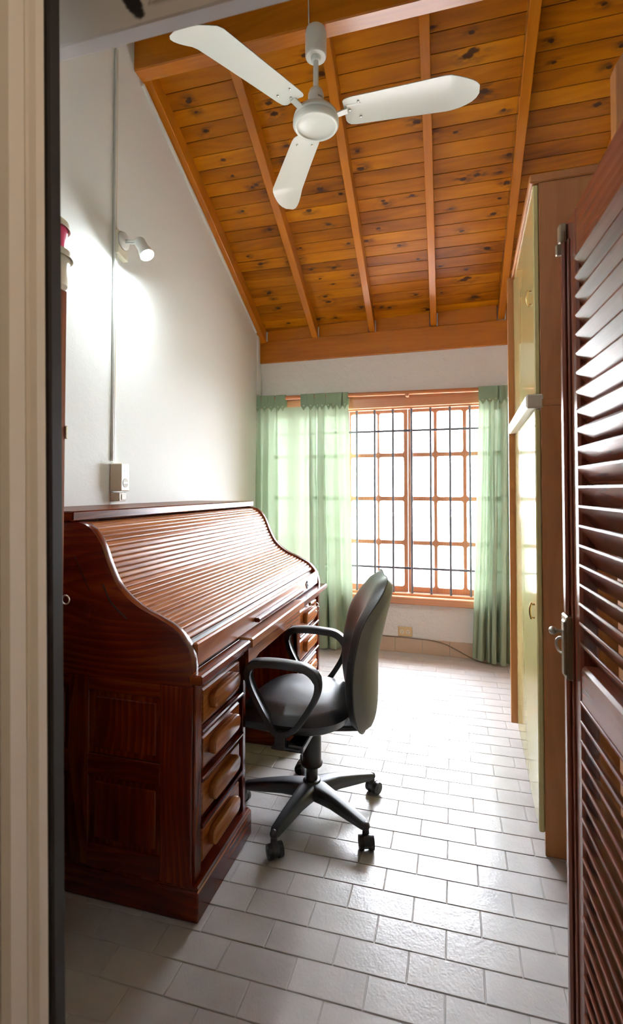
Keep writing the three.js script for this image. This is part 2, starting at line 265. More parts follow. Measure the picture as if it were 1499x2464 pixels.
{ // front wall with the doorway, and the hall behind the camera
  const wf = structure('wall_front');
  const stain = tex(1024, 512, (u, v) => {   // header plaster with an old black smear and specks of glue
    const X = u - 1.0, Y = v; let k = 0;
    const e = Math.hypot((X + 0.522 + 0.45 * (Y - 0.04)) / 0.0185, (Y - 0.052) / 0.042) + 0.5 * (fbm(u * 70, v * 70, 4) - 0.5); k = 1 - sstep(0.75, 1.05, e);
    const band = sstep(0.022, 0.04, Y) * (1 - sstep(0.09, 0.12, Y)) * sstep(-0.505, -0.49, X) * (1 - sstep(-0.4, -0.32, X)); k = Math.max(k, band * 0.85 * sstep(0.42, 0.62, fbm(u * 55, v * 80, 14, 3)));
    const b = 0.72 + 0.03 * fbm(u * 6, v * 6, 2); return [mix(b, 0.012, k), mix(b * 0.97, 0.01, k), mix(b * 0.97, 0.01, k)];
  }, 2.0, 0.6);
  M.header = wm(stain, 0.8);
  const hd = cbox(1.6, 0.5, 0.03, 0.003).translate(-0.05, 2.096 + 0.25, -0.76); { const p = hd.attributes.position, uv = new Float32Array(p.count * 2); for (let i = 0; i < p.count; i++) { uv[i * 2] = p.getX(i) + 1.0; uv[i * 2 + 1] = p.getY(i) - 2.096; } hd.setAttribute('uv', new THREE.BufferAttribute(uv, 2)); }
  mesh('header', hd, M.header, wf);
  mesh('wall_over_door', bx(-0.66, 0.4, 2.45, 4.45, -0.68, -0.56, 0), M.wallSmooth, wf);
  mesh('wall_pier', bx(-1.9, -0.66, -0.1, 4.45, -0.68, -0.56, 0), M.wallSmooth, wf);
  mesh('wall_pier', bx(0.4, 1.6, -0.1, 4.45, -0.68, -0.56, 0), M.wallSmooth, wf);
  const wh = (n, g) => { const s = structure(n); mesh('plaster_wall', g, M.hallWall, s); };
  wh('wall_hall_left', bx(-1.75, -1.6, -0.1, 2.6, -0.56, 1.9, 0)); wh('wall_hall_right', bx(1.1, 1.25, -0.1, 2.6, -0.56, 1.9, 0)); wh('wall_hall_back', bx(-1.75, 1.25, -0.1, 2.6, 1.9, 2.05, 0));
  const ch = structure('ceiling_hall'); mesh('plaster_ceiling', bx(-1.75, 1.25, 2.5, 2.62, -0.56, 2.05, 0), M.hallWall, ch);
  const l = thing('hall_lamp', 'round warm wall lamp in the hall beside the doorway', 'lamp', [1.1, 2.2, -0.34]); l.rotation.z = -Math.PI / 2;
  mesh('base', lathe([[0, 0], [0.12, 0], [0.12, -0.02], [0, -0.02]]), M.white, l); mesh('glass_bowl', lathe([[0.115, -0.02], [0.105, -0.05], [0.07, -0.078], [0, -0.09]]), M.hallGlow, l);
  const p = new THREE.PointLight(new THREE.Color(1, 0.76, 0.52), HALL_CD); p.position.set(0, -0.13, 0); p.castShadow = true; p.shadow.radius = 5; l.add(p);
}
{ // left door jamb: pale reveal with a groove, dark stop
  const j = structure('trim_1', [-0.559, 0, 0], 0, 'pale door jamb with a groove and a dark stop'); j.rotation.z = 0.0214;
  mesh('reveal', [bx(-0.12, 0.0, 0, 2.5, -0.603, -0.56, 0.008), bx(-0.12, -0.006, 0, 2.5, -0.61, -0.603, 0), bx(-0.12, 0.0, 0, 2.5, -0.641, -0.609, 0.008)], M.jamb, j);
  mesh('door_stop', bx(-0.12, 0.001, 0, 2.5, -0.668, -0.642, 0.003), M.rubber, j);
  const e = structure('exterior_ground'); mesh('paving', bx(-14, 14, -0.35, -0.25, -30, -4.45, 0), M.concrete, e);
}
{ // white strip where the wall meets the first rafter, and the duct in the corner
  const t = structure('trim_2', PL, TL, 'white strip between wall and first rafter');
  mesh('strip', bar([0.008, 2.655, 0.1], [0.008, 3.44, 1.87], 0.016, 0.02, 0.002), M.white, t);
  const d = thing('cable_duct', 'short white cable duct in the corner above the curtain', 'cable duct', PL, TL);
  mesh('cover', bx(0, 0.016, 2.25, 2.64, 0.03, 0.07, 0.002), M.white, d); mesh('end_box', bx(0, 0.02, 2.12, 2.25, 0.026, 0.074, 0.002), M.white, d);
}

// ---------------------------------------------------------------- louvred door leaves
function leaf(name, hinge, turn, len, hand, label) {
  const d = structure(name, [hinge[0], 0, hinge[1]], turn, label), T = 0.036, sw = 0.075, y0 = 0.012, y1 = 1.915;
  const vx = (a, b, c, e) => bx(a, b, c, e, -T / 2, T / 2, 0.006);
  mesh('stile', vx(0, sw, y0, y1), M.doorWood, d); mesh('stile', vx(len - sw, len, y0, y1), M.doorWood, d);
  mesh('rail', vx(sw, len - sw, 1.8, y1), M.doorWood, d); mesh('rail', vx(sw, len - sw, 0.856, 0.936), M.doorWood, d); mesh('rail', vx(sw, len - sw, y0, 0.13), M.doorWood, d);
  // rounded meeting strip along the free edge, on the side towards the room
  mesh('meeting_strip', [bx(len - 0.012, len + 0.012, y0, y1 - 0.02, hand * T / 2, hand * (T / 2 + 0.012), 0.005), bx(len - 0.032, len - 0.02, y0, y1 - 0.05, hand * T / 2, hand * (T / 2 + 0.004), 0.002)], M.doorWood, d);
  const sg = []; for (let i = 0; i < 4; i++) { const g = cbox(len - 2 * sw + 0.012, 0.007, 0.064, 0.0028); uvb(g, 0, R() * 4, R() * 4); g.rotateX(-hand * 0.92); sg.push(g); }
  const run = (a, b, n) => { for (let i = 0; i < n; i++) { const s = mesh('slat', sg[i % 4], M.doorWood, d); s.position.set(len / 2, a + (b - a) * (i + 0.5) / n, 0); } };
  run(0.938, 1.8, 21); run(0.132, 0.854, 18);
  const z = hand * T / 2;
  const lk = mesh('lock_plate', [bx(len - 0.03, len + 0.014, 0.885, 1.025, z, z + hand * 0.016, 0.003), bx(len - 0.028, len - 0.004, 0.895, 1.015, z, z + hand * 0.021, 0.003)], M.oldBrass, d);
  if (hand < 0) mesh('knob', [cyl([len + 0.004, 0.985, z + hand * 0.012], [len + 0.004, 0.985, z + hand * 0.032], 0.004), ball(len + 0.004, 0.985, z + hand * 0.036, 0.009)], M.steel, lk);
  mesh('ring_pull', [new THREE.TorusGeometry(0.017, 0.003, 8, 24).rotateY(0.5).translate(len + (hand < 0 ? -0.004 : 0.016), 0.955, z + hand * 0.02)], M.steel, lk);
  if (hand < 0) mesh('latch', [bx(len - 0.012, len + 0.012, y1 - 0.05, y1 - 0.005, z, z + hand * 0.016, 0.003), bx(len - 0.006, len + 0.006, y1 - 0.075, y1 - 0.05, z, z + hand * 0.022, 0.002)], M.oldBrass, d);
  return d;
}
leaf('door_1', [0.303, -0.66], 1.625, 0.615, -1, 'reddish louvred door leaf standing open on the right');
{ // tall cabinet just inside the doorway, seen as a sliver beside the jamb
  const t = thing('tall_cabinet', 'tall narrow wooden cabinet just inside the doorway on the left', 'cabinet', [-1.28, 0, -0.93]), X = -1.005, za = -1.15, zb = -0.72;
  part('carcass', [bx(-1.5, X - 0.02, 0, 1.84, za, za + 0.018, 0.002, 1), bx(-1.5, X - 0.02, 0, 1.84, zb - 0.018, zb, 0.002, 1), bx(-1.5, X - 0.02, 1.822, 1.84, za + 0.018, zb - 0.018, 0.002, 2), bx(-1.5, -1.49, 0, 1.822, za + 0.018, zb - 0.018, 0.001, 1)], M.doorWood, t);
  const d = part('door', bx(X - 0.02, X, 0.04, 1.842, za - 0.002, zb, 0.004, 1), M.doorWood, t);
  part('ring_pull', [new THREE.TorusGeometry(0.0115, 0.0018, 8, 24).translate(X + 0.012, 1.012, za + 0.006), cyl([X, 1.02, za + 0.006], [X + 0.004, 1.02, za + 0.006], 0.003, 0.003, 10)], M.steel, d); part('hinge', bx(X - 0.001, X + 0.005, 1.44, 1.475, za - 0.003, za + 0.004, 0.0015), M.chrome, d);
}

// ---------------------------------------------------------------- roll-top desk
{
  const t = thing('roll_top_desk', 'dark red wooden roll-top desk with closed slatted lid against the left wall', 'desk', [-1.2, 0, -2.19]);
  const Z0 = -1.42, Z1 = -2.955, XB = -1.585;          // near end, far end, back
  const S = [[-1.24, 1.199], [-1.2, 1.198], [-1.15, 1.186], [-1.103, 1.135], [-1.07, 1.06], [-1.03, 0.99], [-0.963, 0.937], [-0.89, 0.905], [-0.82, 0.868], [-0.78, 0.818], [-0.766, 0.765], [-0.765, 0.745]];
  const curve = new THREE.CatmullRomCurve3(S.map((p) => new THREE.Vector3(p[0], p[1], 0)), false, 'centripetal');
  const prof = curve.getPoints(48).map((p) => [p.x, p.y]);
  const side = [[XB, 0.7], [-0.772, 0.7], [-0.772, 0.744], ...prof.slice().reverse(), [XB, 1.199]];
  for (const [z, d] of [[Z0 - 0.034, 0.034], [Z1, 0.034]]) {
    const g = toCreasedNormals(uvb(extrude(side, d, 0.004), 0, R(), R()), 0.5); g.translate(0, 0, z); const sp = part('side_panel', g, M.mahogany, t);
    if (z > -2) {  // incised lines on the near side
      part('incised_line', tube([[-1.2, 1.09, Z0 + 0.0005], [-1.17, 1.03, Z0 + 0.0005], [-1.14, 0.975, Z0 + 0.0005]], 0.0011, 20, false, 6), M.incision, sp);
      part('incised_line', tube([[-1.09, 1.0, Z0 + 0.0002], [-1.06, 0.945, Z0 + 0.0002], [-1.0, 0.895, Z0 + 0.0002]], 0.0026, 20, false, 6), M.incision, sp);
    }
  }
  part('top_board', bx(XB, -1.195, 1.2, 1.233, Z1 - 0.015, Z0 + 0.015, 0.004, 2), M.mahogany, t);
  part('back_board', bx(XB, XB + 0.02, 0.05, 1.2, Z1 + 0.01, Z0 - 0.01, 0.002, 2), M.mahogany, t);
  // tambour slats along the curve, set a little below the side panels
  const inner = new THREE.CatmullRomCurve3(S.map((p) => new THREE.Vector3(p[0] - 0.012, p[1] - 0.012, 0)), false, 'centripetal'), N = 31, za = Z1 + 0.034, zb = Z0 - 0.034;
  const slatShape = []; for (let i = 0; i <= 8; i++) { const a = Math.PI * i / 8; slatShape.push([0.0098 * Math.cos(a), 0.0075 * Math.sin(a)]); }
  slatShape.push([-0.0098, -0.004], [0.0098, -0.004]);
  const sgs = []; for (let v = 0; v < 6; v++) { let g = extrude(slatShape, zb - za, 0); g = toCreasedNormals(uvb(g, 2, R() * 3, R() * 3), 0.7); sgs.push(g); }
  const LB = inner.getLength(), u1 = 1 - 0.105 / LB;
  for (let i = 0; i < N; i++) {
    const u = 0.035 + (u1 - 0.035) * (i + 0.5) / N, p = inner.getPointAt(u), q = inner.getTangentAt(u), s = mesh('slat', sgs[i % 6], M.tambour, t);
    s.position.set(p.x - t.position.x, p.y, za - t.position.z); s.rotation.z = Math.atan2(q.y, q.x);
  }
  { // canvas behind the slats and the bottom rail with its long grip and keyhole
    const pa = inner.getPointAt(0.0), bk = []; for (let i = 0; i <= 40; i++) { const p = inner.getPointAt(i / 40); bk.push([p.x - 0.006, p.y - 0.006]); } for (let i = 40; i >= 0; i--) { const p = inner.getPointAt(i / 40); bk.push([p.x - 0.016, p.y - 0.014]); }
    part('slat_backing', uvb(extrude(bk, zb - za, 0).translate(0, 0, za), 2), M.black, t);
    const a = inner.getPointAt(u1 + 0.006), b = inner.getPointAt(0.995); const rl = part('bottom_rail', [bar([a.x + 0.002, a.y, za], [a.x + 0.002, a.y, zb], 0.001, 0.001, 0), bx(b.x - 0.012, b.x + 0.006, 0.752, a.y - 0.002, za, zb, 0.005, 2)], M.tambour, t);
    part('grip', bx(b.x + 0.004, b.x + 0.028, 0.772, 0.79, -2.56, -1.93, 0.004, 2), M.mahogany, rl);
    const es = []; for (const [dy, dz, r] of [[0, 0, 0.009], [0.014, 0.004, 0.006], [-0.012, -0.004, 0.006], [0.006, 0.014, 0.005], [-0.004, -0.013, 0.005], [0.018, -0.006, 0.004]]) es.push(new THREE.TorusGeometry(r, 0.0022, 6, 14).rotateY(Math.PI / 2).translate(b.x + 0.008, 0.784 + dy, -2.69 + dz));
    part('keyhole_plate', es, M.black, rl);
  }
  // writing board edge in three lengths, the middle one higher
  part('writing_board', [bx(XB + 0.02, -0.7725, 0.715, 0.7449, -1.79, Z0 - 0.034, 0.001, 2), bx(-0.772, -0.728, 0.715, 0.745, -1.79, Z0 + 0.018, 0.005, 2)], M.mahogany, t);
  part('writing_board', bx(XB + 0.02, -0.728, 0.715, 0.745, Z1 - 0.022, -2.49, 0.005, 2), M.mahogany, t);
  part('writing_board', bx(XB + 0.02, -0.724, 0.712, 0.75, -2.487, -1.793, 0.005, 2), M.tambour, t);
  { // apron over the kneehole with rounded corners
    const sh = [[-2.5, 0.712], [-2.5, 0.6], [-2.47, 0.612], [-2.43, 0.636], [-2.36, 0.65], [-1.94, 0.65], [-1.88, 0.636], [-1.845, 0.61], [-1.825, 0.58], [-1.825, 0.712]];
    const g = uvb(extrude(sh.map(([z, y]) => [-z, y]), 0.022, 0.002).rotateY(Math.PI / 2), 2, 1, 1).translate(-0.775, 0, 0); part('apron', g, M.drawer, t);
  }
  // pedestals
  const stadium = (L, h) => { const s = new THREE.Shape(), r = h / 2; s.moveTo(-L / 2 + r * 0.5, -r); s.lineTo(L / 2 - r, -r); s.absarc(L / 2 - r, 0, r, -Math.PI / 2, Math.PI / 2); s.lineTo(-L / 2 + r * 0.7, r); s.quadraticCurveTo(-L / 2, r * 0.8, -L / 2, 0); s.quadraticCurveTo(-L / 2, -r * 0.8, -L / 2 + r * 0.5, -r); return s; };
  let pull = extrude(stadium(0.21, 0.058), 0.026, 0.007, [], 3); pull = toCreasedNormals(uvb(pull, 0), 0.6); pull.rotateY(Math.PI / 2);   // long axis along -z
  const pedestal = (za_, zb_, key) => {                      // far z, near z
    const X = -0.77, fr = 0.026;
    part('pedestal_side', bx(XB + 0.02, X, 0.06, 0.715, za_, za_ + 0.02, 0.002, 1), M.mahogany, t);
    part('pedestal_side', bx(XB + 0.02, X, 0.06, 0.715, zb_ - 0.02, zb_, 0.002, 1), M.mahogany, t);
    part('pedestal_stile', bx(X - 0.02, X + 0.004, 0.09, 0.715, za_, za_ + fr, 0.003), M.mahogany, t); part('pedestal_stile', bx(X - 0.02, X + 0.004, 0.09, 0.715, zb_ - fr - 0.018, zb_, 0.003), M.mahogany, t);
    part('plinth', bx(XB + 0.02, -0.747, 0, 0.092, za_ - 0.016, zb_ + 0.014, 0.004, 2), M.mahogany, t);
    part('plinth_bead', [bx(XB + 0.02, -0.75, 0.09, 0.102, za_ - 0.01, zb_ + 0.01, 0.005, 2)], M.mahogany, t);
    const ys = [0.106, 0.252, 0.396, 0.542, 0.694];
    for (let i = 0; i < 4; i++) {
      const a = za_ + fr + 0.003, b = zb_ - fr - 0.02, y0 = ys[i] + 0.006, y1 = ys[i + 1] - 0.012;
      part('drawer_divider', bx(X - 0.02, X + 0.009, ys[i + 1] - 0.01, ys[i + 1] + 0.004, a - 0.004, b + 0.004, 0.004, 2), M.mahogany, t);
      const d = part('drawer', [bx(X - 0.3, X - 0.012, y0, y1, a, b, 0.003, 2), bx(X - 0.02, X - 0.002, y0 + 0.013, y1 - 0.013, a + 0.013, b - 0.013, 0.006, 2)], M.drawer, t);
      const g = pull.clone().translate(X - 0.003, (y0 + y1) / 2 + 0.004, (a + b) / 2); part('drawer_pull', g, M.drawer, d);
      if (key && i === 3) { part('lock', cyl([X, y1 - 0.008, (a + b) / 2], [X + 0.012, y1 - 0.008, (a + b) / 2], 0.009), M.brass, d); }
    }
  };
  pedestal(-2.94, -2.5, true); pedestal(-1.83, Z0 - 0.014, false);
  // framed near side of the pedestal
  const zf = Z0 - 0.014;
  part('side_frame', [bx(XB + 0.02, -1.45, 0.1, 0.7, zf, zf + 0.012, 0.003, 1), bx(-1.22, -1.14, 0.1, 0.7, zf, zf + 0.012, 0.003, 1), bx(-0.88, -0.772, 0.1, 0.7, zf, zf + 0.012, 0.003, 1), bx(-1.45, -0.88, 0.1, 0.17, zf, zf + 0.011, 0.003, 0), bx(-1.45, -0.88, 0.385, 0.455, zf, zf + 0.011, 0.003, 0), bx(-1.45, -0.88, 0.655, 0.7, zf, zf + 0.011, 0.003, 0)], M.mahogany, t);
  for (const [a, b] of [[-1.45, -1.22], [-1.14, -0.88]]) for (const [c, e] of [[0.17, 0.385], [0.455, 0.655]]) part('side_inset', bx(a + 0.018, b - 0.018, c + 0.018, e - 0.018, zf, zf + 0.007, 0.006, 1), M.mahogany, t);
}
{ // key left in the far top drawer
  const k = thing('key', 'small key with a round bow left in the far top desk drawer', 'key', [-0.756, 0.675, -2.72]);
  mesh('shank', [cyl([0, 0, 0], [0.02, 0, 0], 0.0025, 0.0025, 8)], M.chrome, k); mesh('bow', new THREE.TorusGeometry(0.011, 0.0024, 8, 20).translate(0.031, 0, 0), M.chrome, k); mesh('ring', new THREE.TorusGeometry(0.014, 0.0012, 6, 20).rotateY(0.8).translate(0.036, -0.02, 0.002), M.chrome, k);
}

// ---------------------------------------------------------------- office chair
{
  const cx = -0.561, cz = -2.034, t = thing('office_chair', 'black swivel office chair with looped armrests pulled up to the desk', 'chair', [cx, 0, cz]);
  const L = (g) => g; // local frame: chair faces -x
  const hub = mesh('base', lathe([[0, 0.075], [0.03, 0.075], [0.036, 0.085], [0.036, 0.128], [0.03, 0.134], [0, 0.134]], 24), M.plastic, t);
  for (let k = 0; k < 5; k++) {
    const a = (-103 + 72 * k) * Math.PI / 180, ux = Math.cos(a), uz = -Math.sin(a);
    // tapered arm: loft of rounded sections
    const sec = [[0.02, 0.1, 0.042, 0.036], [0.07, 0.1, 0.034, 0.034], [0.12, 0.099, 0.028, 0.031], [0.2, 0.09, 0.024, 0.026], [0.275, 0.08, 0.019, 0.018], [0.29, 0.077, 0.013, 0.013]], nu = 14, g = grid(nu, sec.length - 1, (u, v) => {
      const s = sec[Math.round((1 - v) * (sec.length - 1))], w = u * 2 * Math.PI, c = Math.cos(w), q = Math.sin(w), e = (x) => Math.sign(x) * Math.pow(Math.abs(x), 0.55);
      const lat = e(c) * s[2], up = s[1] + e(q) * s[3] * (q < 0 ? 1 : 0.75); return [ux * s[0] - uz * lat, up, uz * s[0] + ux * lat];
    });
    const cap = ball(ux * 0.285, 0.076, uz * 0.285, 0.0155);
    const leg = mesh('leg', [g, cap], M.plastic, t); g.computeVertexNormals();
    // twin-wheel caster, swivelled its own way
    const ca = a + [0.9, -0.7, 0.3, 1.2, -0.4][k], vx = Math.cos(ca), vz = -Math.sin(ca), wx = -vz, wz = vx, px = ux * 0.285, pz = uz * 0.285, ox = px + vx * 0.012, oz = pz + vz * 0.012;
    const cs = mesh('caster', [cyl([px, 0.04, pz], [px, 0.07, pz], 0.006, 0.006, 10), cyl([px, 0.048, pz], [px, 0.066, pz], 0.013, 0.012, 14), cyl([ox - wx * 0.011, 0.03, oz - wz * 0.011], [ox + wx * 0.011, 0.03, oz + wz * 0.011], 0.024, 0.024, 20)], M.plastic, t);
    for (const s of [-1, 1]) mesh('wheel', [cyl([ox + s * wx * 0.011, 0.026, oz + s * wz * 0.011], [ox + s * wx * 0.027, 0.026, oz + s * wz * 0.027], 0.026, 0.025, 24), cyl([ox + s * wx * 0.026, 0.026, oz + s * wz * 0.026], [ox + s * wx * 0.029, 0.026, oz + s * wz * 0.029], 0.012, 0.01, 16)], M.black, cs);
  }
  mesh('gas_column', [cyl([0, 0.12, 0], [0, 0.33, 0], 0.024), lathe([[0.0, 0.19], [0.042, 0.19], [0.044, 0.2], [0.038, 0.204], [0.038, 0.3], [0.033, 0.31], [0.031, 0.35], [0, 0.35]], 28)], M.plastic, t);
  mesh('mechanism', [bx(-0.06, 0.08, 0.344, 0.372, -0.05, 0.05, 0.008), bx(-0.03, 0.03, 0.345, 0.37, -0.23, 0.23, 0.004), cyl([-0.02, 0.35, 0.06], [-0.05, 0.345, 0.2], 0.005)], M.plastic, t);
  // cushions: superellipse pads
  const pad = (f) => { const nu = 64, nr = 14; const face = (sg) => grid(nu, nr, (u, v) => { const rho = 1 - v, w = (sg > 0 ? u : 1 - u) * 2 * Math.PI; return f(rho, w, sg); }); return [face(1), face(-1)]; };
  const se = (w, n) => { const c = Math.cos(w), s = Math.sin(w); return [Math.sign(c) * Math.pow(Math.abs(c), 2 / n), Math.sign(s) * Math.pow(Math.abs(s), 2 / n)]; };
  mesh('seat', pad((rho, w, sg) => {
    const [c, s] = se(w, 2.7), ex = rho < 0.999 ? Math.pow(1 - Math.pow(rho, 5), 0.5) : 0, x = -0.055 + 0.232 * c * rho, z = 0.232 * s * rho, wf = -0.03 * sstep(0.0, -0.26, x) * 0 - 0.05 * Math.pow(clamp((-x - 0.12) / 0.17), 2);
    const cr = 0.004 * Math.exp(-Math.pow((rho - 0.82) / 0.05, 2)); return [x, 0.438 + wf + (sg > 0 ? 0.05 * ex + 0.01 * (1 - rho * rho) - cr : -0.062 * ex), z];
  }), M.leather, t);
  const bp = (y, s) => 0.218 + 0.32 * Math.pow(Math.max(0, y - 0.62), 1.3) - (0.012 + 0.055 * (1 - sstep(0.78, 0.97, y))) * s * s - 0.1 * Math.pow(Math.max(0, 0.46 - y), 1.5);
  const backPad = pad((rho, w, sg) => {
    const [c, s] = se(w, 3.5), z = 0.215 * c * rho, y = 0.668 + 0.308 * s * rho - 0.022 * Math.exp(-Math.pow(z / 0.11, 2)) * clamp(s * rho), ex = rho < 0.999 ? Math.pow(1 - Math.pow(rho, 6), 0.5) : 0;
    return [bp(y, c * rho) + sg * -0.05 * ex - (sg > 0 ? 0.012 * Math.exp(-Math.pow((y - 0.52) / 0.12, 2)) * (1 - rho * rho) : 0), y, z];
  });
  const yaw = (g) => g.rotateY(0.244); backPad.forEach(yaw);
  mesh('backrest', backPad[0], M.leather, t); mesh('back_cover', backPad[1], M.greyVinyl, t, 'grey rear cover of the backrest');
  { // piping along the back's rim
    const pts = []; for (let i = 0; i < 72; i++) { const w = i / 72 * 2 * Math.PI, [c, s] = se(w, 3.5), z = 0.2155 * c, y = 0.668 + 0.3085 * s - 0.022 * Math.exp(-Math.pow(z / 0.11, 2)) * clamp(s); pts.push([bp(y, c) + 0.002, y, z]); }
    mesh('piping', yaw(tube(pts, 0.0035, 160, true, 6)), M.leather, t);
  }
  mesh('back_support', [bar([0.06, 0.352, 0], [0.2, 0.37, 0], 0.07, 0.02, 0.004), bar([0.19, 0.362, 0], [0.235, 0.55, 0], 0.07, 0.014, 0.004, [1, 0, 0])], M.plastic, t);
  // looped armrests
  const P = [[-0.183, 0.63], [-0.165, 0.656], [-0.125, 0.666], [-0.015, 0.666], [0.052, 0.655], [0.088, 0.62], [0.088, 0.572], [0.04, 0.482], [0.0, 0.432], [-0.035, 0.412], [-0.072, 0.414], [-0.103, 0.452], [-0.144, 0.518], [-0.177, 0.585]].map(([x, y]) => new THREE.Vector3(x, y, 0));
  const cv = new THREE.CatmullRomCurve3(P, true, 'centripetal'), n = 90, out = [], inn = [];
  for (let i = 0; i < n; i++) { const u = i / n, p = cv.getPointAt(u), q = cv.getTangentAt(u), w = p.y > 0.62 ? 0.0115 : 0.0085; out.push([p.x - q.y * w, p.y + q.x * w]); inn.push([p.x + q.y * w, p.y - q.x * w]); }
  for (const s of [1, -1]) mesh('armrest', [toCreasedNormals(extrude(out, 0.04, 0.005, [inn], 3), 0.7).translate(0, 0, s * 0.235 - 0.02), bx(-0.09, 0.02, 0.352, 0.362, s * 0.18, s * 0.24, 0.003), bx(-0.075, -0.035, 0.355, 0.42, s * 0.235 - 0.012, s * 0.235 + 0.012, 0.003)], M.plastic, t);
}

// ---------------------------------------------------------------- tall cupboard on the right
{
  const t = thing('tall_cupboard', 'tall brown cupboard with glossy cream doors along the right wall', 'cupboard', [0.62, 0, -2.46]);
  const zn = -2.0, zf = -2.925, x0 = 0.31, x1 = 0.915;
  part('side_panel', [bx(x0, x1, 0.0, 1.612, zn - 0.022, zn, 0.002, 1)], M.cupWood, t); part('side_panel', [bx(x0, x1, 1.622, 2.43, zn - 0.022, zn, 0.002, 1)], M.cupWood, t);
  part('far_panel', bx(0.26, x1, 0.075, 2.44, zf - 0.012, zf + 0.022, 0.002, 1), M.cupWood, t);
  part('carcass', [bx(x0 + 0.004, x1, 0.075, 0.095, zf, zn - 0.02), bx(x0 + 0.004, x1, 2.4, 2.42, zf, zn - 0.02), bx(x0 + 0.004, x1, 1.6, 1.63, zf, zn - 0.02), bx(x1 - 0.01, x1, 0.075, 2.42, zf, zn - 0.02), bx(x0 + 0.05, x0 + 0.065, 0, 0.075, zf, zn - 0.02)], M.cupWood, t);
  part('cornice', bx(x0 - 0.03, x1, 2.43, 2.462, zf - 0.03, zn + 0.006, 0.004, 2), M.cupWood, t);
  part('ledge', [bx(x0 - 0.05, x0 + 0.01, 1.6, 1.652, zf - 0.03, zn + 0.005, 0.006, 2)], M.cream, t); part('ledge_board', bx(x0 + 0.002, x1, 1.607, 1.632, zn - 0.003, zn + 0.005, 0.002, 0), M.cupWood, t);
  const zm = (zn + zf) / 2;
  for (const [y0, y1, hy] of [[0.08, 1.596, 0.85], [1.655, 2.425, 2.03]]) for (const [a, b, hz] of [[zm - 0.0015, zn - 0.001, zn - 0.07], [zf + 0.024, zm + 0.0015, zf + 0.07]]) {
    const d = part('door', bx(x0 - 0.02, x0 - 0.001, y0, y1, Math.min(a, b), Math.max(a, b), 0.004, 1), M.gloss, t);
    if (hz > -2.4) part('handle', [cyl([x0 - 0.02, hy + 0.025, hz], [x0 - 0.032, hy + 0.025, hz], 0.004, 0.003, 10), cyl([x0 - 0.02, hy - 0.025, hz], [x0 - 0.032, hy - 0.025, hz], 0.004, 0.003, 10), tube([[x0 - 0.031, hy + 0.03, hz], [x0 - 0.036, hy + 0.012, hz], [x0 - 0.036, hy - 0.012, hz], [x0 - 0.031, hy - 0.03, hz]], 0.004, 16)], M.brass, d);
  }
  t.rotation.y = -0.032; t.position.x += 0.012;
  const p = thing('wooden_post', 'upright wooden post behind the louvred door at the right edge', 'post', [0.47, 0, -1.6]);
  const g = extrude([[0.443, 0], [0.5, 0], [0.5, 2.56], [0.468, 2.53], [0.443, 2.49]], 0.05, 0.003).translate(0, 0, -1.63); part('upright', uvb(g, 1), M.cupWood, p); part('side_board', bx(0.468, 0.93, 0, 2.3, -1.66, -1.632, 0.002, 1), M.cupWood, p);
}

